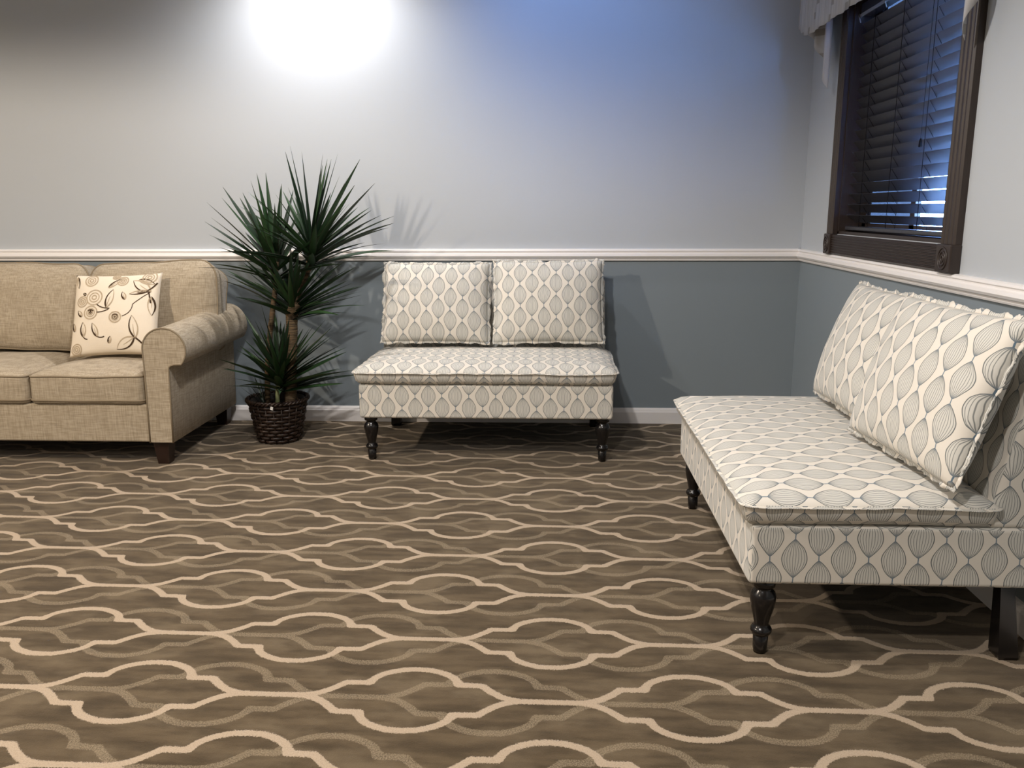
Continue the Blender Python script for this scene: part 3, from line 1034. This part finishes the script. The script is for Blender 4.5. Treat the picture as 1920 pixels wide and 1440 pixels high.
for (x, y, r) in ((-.42, .36, .19), (-.72, .27, .13), (-.48, -.02, .16), (.12, -.16, .13), (-.55, .82, .15), (.20, .78, .12), (.78, .86, .15), (.02, .92, .08), (-.80, -.86, .12)):
    circ(plt, x, y, r, .014); circ(plt, x, y, r * .62, .012); circ(plt, x, y, r * .28, .014)
for (x, y) in ((-.48, -.02), (.12, -.16)):
    circ(pd, x, y, .035, .028); circ(pd, x, y, .07, .012, .4, 2.6)
for (b, t, f) in (((-.10, .08), (.02, .55), .34), ((.86, .48), (.44, .78), .42), ((.80, .50), (.40, .42), .2), ((.88, .36), (.92, -.10), .3),
                  ((.58, -.66), (.50, -.12), .34), ((.56, -.64), (.14, -.92), .42), ((-.62, -.60), (-.66, -.24), .34), ((-.28, -.62), (-.42, -.28), .30),
                  ((.32, .28), (.24, .48), .4), ((-.10, .60), (.16, .84), .25), ((-.70, -.10), (-.82, .06), .4), ((-.86, -.44), (-.94, -.22), .3),
                  ((-.02, -.78), (.02, -.62), .4), ((.56, .80), (.92, .68), .3), ((-.92, .92), (-.86, .62), .25), ((-.64, .44), (-.72, .48), .5)):
    motif_leaf(pd, plt, b, t, f)
for path, wd in ((bez((-.34, .18), (-.22, .06), (-.02, .06)), .013), (bez((-.33, -.02), (-.2, -.04), (-.04, .04)), .012), (bez((.96, .72), (.82, .44), (.58, .46)), .016),
                 (bez((.82, .46), (.86, .30), (.88, .2)), .014), (bez((.84, .46), (.60, .26), (.50, .16)), .009), (bez((.50, .16), (.50, -.06), (.28, -.14)), .009),
                 (bez((.80, -.86), (.70, -.74), (.54, -.62)), .02), (bez((-.28, -.62), (-.20, -.66), (-.12, -.62)), .012), (bez((-.62, -.60), (-.58, -.66), (-.52, -.66)), .012)):
    ribbon(pd, path, wd)
tag(pd.build('leaf_print', M['print_d'], tp), kind='stuff')
tag(plt.build('flower_print', M['print_l'], tp), kind='stuff')

# ------------------------------------------------------------------ plant in a wicker basket
PX, PY = -2.500, -.365
plant = empty('potted_dracaena', (PX, PY, 0))
tag(plant, 'tall spiky dragon plant in a dark wicker basket beside the sofa', 'plant')
def pr(z): return .097 + (.138 - .097) * z / .21
NST = 22
liner = MB()
liner.lathe([(pr(0) - .012, .002), (pr(.2) - .010, .200), (pr(.2) - .014, .200), (pr(.17) - .014, .165)], 40)
liner.build('basket_liner', M['basket2'], plant)
NB = 11
for b in range(NB):
    z0 = .004 + b * .0168; z1 = z0 + .0160
    V = []; F = []
    n = NST * 6
    for k in range(n):
        a = 2 * PI * k / n
        off = .0042 * math.cos(NST / 2 * a + PI * b)
        for (dr, zz) in ((-.003, z0), (.0015, z0 + .002), (.0035, (z0 + z1) / 2), (.0015, z1 - .002), (-.003, z1)):
            r = pr(zz) + off + dr
            V.append((r * math.cos(a), r * math.sin(a), zz))
    for k in range(n):
        for q in range(4):
            F.append((k * 5 + q, ((k + 1) % n) * 5 + q, ((k + 1) % n) * 5 + q + 1, k * 5 + q + 1))
        F.append((k * 5 + 4, ((k + 1) % n) * 5 + 4, ((k + 1) % n) * 5, k * 5))
    mobj('woven_band', V, F, M['basket'], plant)
stm = None
for k in range(NST):
    a = 2 * PI * k / NST
    if stm is None:
        o = MB().tube([(pr(0) - .001, 0, .003), (pr(.195) - .001, 0, .195)], .0042, 6).build('stake', M['basket2'], plant); stm = o.data
    else:
        o = bpy.data.objects.new('stake', stm); COL.objects.link(o); o.parent = plant
    o.rotation_euler = (0, 0, a)
rim = MB()
for ph in (0, PI):
    pts = []
    for k in range(120):
        a = 2 * PI * k / 120
        r = pr(.203) + .002 + .005 * math.cos(22 * a + ph); zz = .201 + .006 * math.sin(22 * a + ph)
        pts.append((r * math.cos(a), r * math.sin(a), zz))
    rim.tube(pts, .0062, 6, closed=True)
rim.build('basket_rim', M['basket'], plant)
sv = [(0, 0, .176)]; sf = []
for i, rr_ in enumerate((.04, .075, .10, .118)):
    for k in range(24):
        a = 2 * PI * k / 24
        sv.append((rr_ * math.cos(a), rr_ * math.sin(a), .172 + .008 * noise.noise(Vector((rr_ * 30 * math.cos(a), rr_ * 30 * math.sin(a), 1)))))
for k in range(24): sf.append((0, 1 + k, 1 + (k + 1) % 24))
for i in range(3):
    for k in range(24):
        sf.append((1 + i * 24 + k, 1 + (i + 1) * 24 + k, 1 + (i + 1) * 24 + (k + 1) % 24, 1 + i * 24 + (k + 1) % 24))
mobj('soil', sv, sf, M['soil'], plant)
tg = MB().box(-.006, .006, -.0012, .0012, -.008, .008).build('plant_tag', M['white_tag'], plant, False)
tg.location = (.018, -pr(.19) - .012, .186); tg.rotation_euler = (.2, .3, 0)
tag(tg, 'small white tag on the basket rim')

def cane(name, pts, rads, mat):
    pts = [Vector(p) - Vector((PX, PY, 0)) for p in pts]
    P2 = []; R2 = []
    for i in range(len(pts) - 1):
        for s in range(8):
            t = s / 8
            P2.append(pts[i].lerp(pts[i + 1], t))
            r = rads[i] + (rads[i + 1] - rads[i]) * t
            R2.append(r * (1 + .05 * math.sin((i * 8 + s) * 2.1)))
    P2.append(pts[-1]); R2.append(rads[-1])
    MB().tube(P2, R2, 12).build(name, mat, plant)
cane('cane', [(-2.440, -.37, .16), (-2.425, -.365, .40), (-2.410, -.36, .60), (-2.385, -.36, .66)], [.030, .028, .028, .022], M['bark'])
cane('cane', [(-2.405, -.36, .62), (-2.365, -.36, .73), (-2.318, -.36, .82), (-2.300, -.36, .90)], [.019, .017, .017, .014], M['bark'])
cane('cane', [(-2.555, -.355, .16), (-2.540, -.36, .36), (-2.514, -.36, .54), (-2.480, -.36, .72), (-2.468, -.36, .84)], [.013, .0125, .012, .012, .011], M['bark'])
cane('cane', [(-2.482, -.43, .16), (-2.480, -.42, .24), (-2.474, -.40, .33)], [.012, .010, .011], M['greenstem'])

HEADS = {
'H2':((-2.304,-0.36,0.862),0.46,[(-2.41,-0.321,1.327),(-2.384,-0.33,1.352),(-2.329,-0.343,1.325),(-2.222,-0.387,1.313),(-2.219,-0.326,1.296),(-2.158,-0.377,1.314),(-2.056,-0.394,1.289),(-2.076,-0.338,1.279),(-2.052,-0.538,1.174),(-1.985,-0.436,1.185),(-2.047,-0.233,1.069),(-2.003,-0.234,1.046),(-1.931,-0.303,1.011),(-1.971,-0.231,0.989),(-2.008,-0.16,0.912),(-1.985,-0.457,0.87),(-2.108,-0.613,1.06),(-2.457,-0.242,1.158),(-2.436,-0.123,1.133),(-2.08,-0.261,0.921),(-2.233,-0.266,1.112),(-2.15,-0.179,1.03)]),
'H3':((-2.472,-0.36,0.794),0.42,[(-2.762,-0.382,1.106),(-2.76,-0.424,1.021),(-2.735,-0.454,0.965),(-2.7,-0.34,1.175),(-2.679,-0.414,1.125),(-2.665,-0.231,1.128),(-2.629,-0.287,1.149),(-2.549,-0.399,1.199),(-2.502,-0.33,1.236),(-2.541,-0.337,1.233),(-2.574,-0.205,1.144),(-2.695,-0.45,0.91),(-2.793,-0.244,0.944),(-2.453,-0.263,1.189),(-2.602,-0.162,1.086),(-2.629,-0.531,0.903),(-2.732,-0.138,0.807)]),
'H1':((-2.41,-0.36,0.62),0.4,[(-2.629,-0.395,0.949),(-2.712,-0.239,0.767),(-2.754,-0.301,0.783),(-2.635,-0.449,0.687),(-2.77,-0.243,0.743),(-2.651,-0.233,0.785),(-2.26,-0.173,0.766),(-2.084,-0.427,0.822),(-2.085,-0.511,0.756),(-2.099,-0.252,0.721),(-2.052,-0.466,0.716),(-2.156,-0.605,0.635),(-2.649,-0.165,0.732),(-2.406,-0.478,0.777),(-2.457,-0.189,0.876),(-2.324,-0.493,0.879),(-2.626,-0.177,0.646),(-2.381,-0.143,0.831)]),
'H4':((-2.472,-0.40,0.289),0.40,[(-2.545,-0.385,0.653),(-2.542,-0.415,0.541),(-2.569,-0.464,0.509),(-2.59,-0.508,0.505),(-2.719,-0.203,0.42),(-2.768,-0.208,0.371),(-2.701,-0.434,0.31),(-2.502,-0.308,0.58),(-2.492,-0.277,0.557),(-2.404,-0.494,0.573),(-2.284,-0.456,0.559),(-2.35,-0.275,0.529),(-2.214,-0.4,0.501),(-2.263,-0.263,0.422),(-2.228,-0.399,0.505),(-2.207,-0.292,0.33),(-2.218,-0.271,0.299),(-2.513,-0.418,0.539),(-2.61,-0.458,0.341),(-2.493,-0.172,0.445),(-2.592,-0.527,0.446)]),
}
rnd = random.Random(11)
def leaf(base, tip, wid, mat, droop):
    b = Vector(base); t = Vector(tip); d = t - b; L = d.length
    c = b + d * .5 + Vector((0, 0, 1)) * L * droop
    n = 9; V = []; F = []; UV = []
    side = d.cross(Vector((0, 0, 1)))
    if side.length < 1e-4: side = Vector((1, 0, 0))
    side.normalize()
    tw = rnd.uniform(-.9, .9)
    for k in range(n + 1):
        s = k / n
        p = b * (1 - s) ** 2 + c * 2 * s * (1 - s) + t * s * s
        tg_ = ((c - b) * (1 - s) + (t - c) * s).normalized()
        sd = (side - tg_ * side.dot(tg_)).normalized()
        up = sd.cross(tg_)
        ang = tw * (0.4 + .6 * s)
        sd2 = sd * math.cos(ang) + up * math.sin(ang); up2 = sd2.cross(tg_)
        w = wid * (.75 + 1.6 * s if s < .16 else 1.0 - ((s - .16) / .84) ** 1.9) / 1.0
        w = max(w, .0004)
        for q, hh in ((-1, .28), (0, -.12), (1, .28)):
            V.append(p + sd2 * w * q + up2 * w * hh * .8 - Vector((PX, PY, 0)))
            UV.append(((q + 1) / 2, s))
    for k in range(n):
        for q in (0, 1):
            F.append((k * 3 + q, k * 3 + q + 1, k * 3 + 4 + q, k * 3 + 3 + q))
    me = bpy.data.meshes.new('leaf')
    me.from_pydata([tuple(v) for v in V], [], F)
    lay = me.uv_layers.new(name='UVMap')
    for p in me.polygons:
        for li in p.loop_indices:
            lay.data[li].uv = UV[me.loops[li].vertex_index]
    link_mesh('leaf', me, mat, plant)
for hk, (hb, L, tips) in HEADS.items():
    hb = Vector(hb)
    up = .10 if hk != 'H4' else .07
    tl = [Vector(t) for t in tips]
    wantn = {'H2': 36, 'H3': 30, 'H1': 46, 'H4': 62}[hk]
    tries = 0
    while wantn > 0 and tries < 900:
        tries += 1
        az = rnd.uniform(0, 2 * PI); el = rnd.uniform(-.05, 1.35) if hk != 'H1' else rnd.uniform(-.1, 1.1)
        ll = L * rnd.uniform(.6, .98)
        t = hb + Vector((math.cos(az) * math.cos(el), math.sin(az) * math.cos(el), math.sin(el))) * ll
        if t.y > -.06 or t.y < -.80: continue
        if t.x < -2.70 and t.z < .74 and t.y < -.05: continue      # keeps clear of the sofa arm
        if t.x < -2.74: continue
        tl.append(t); wantn -= 1
    for i, t in enumerate(tl):
        d = (t - hb)
        s = (d.length / L)
        el = d.normalized().z
        b = hb + Vector((0, 0, -.05 + .10 * el)) + Vector((d.x, d.y, 0)) * .03
        if hk == 'H4' and t.x < -2.68: t = Vector((-2.685, t.y, t.z))
        if hk == 'H1' and t.x < -2.70 and t.z < .70: t = Vector((-2.70, t.y, t.z + .03))
        leaf(b, t, rnd.uniform(.0125, .0180), M['leafA'] if rnd.random() < .5 else M['leafB'], up * (1 - abs(el)) * rnd.uniform(.5, 1.3))
for (bx, by, tx, ty, tz) in ((-2.555, -.40, -2.61, -.45, .30), (-2.56, -.37, -2.57, -.40, .31), (-2.55, -.41, -2.66, -.42, .27), (-2.57, -.36, -2.63, -.30, .30)):
    leaf((bx, by, .17), (tx, ty, tz), .006, M['leafB'], .05)
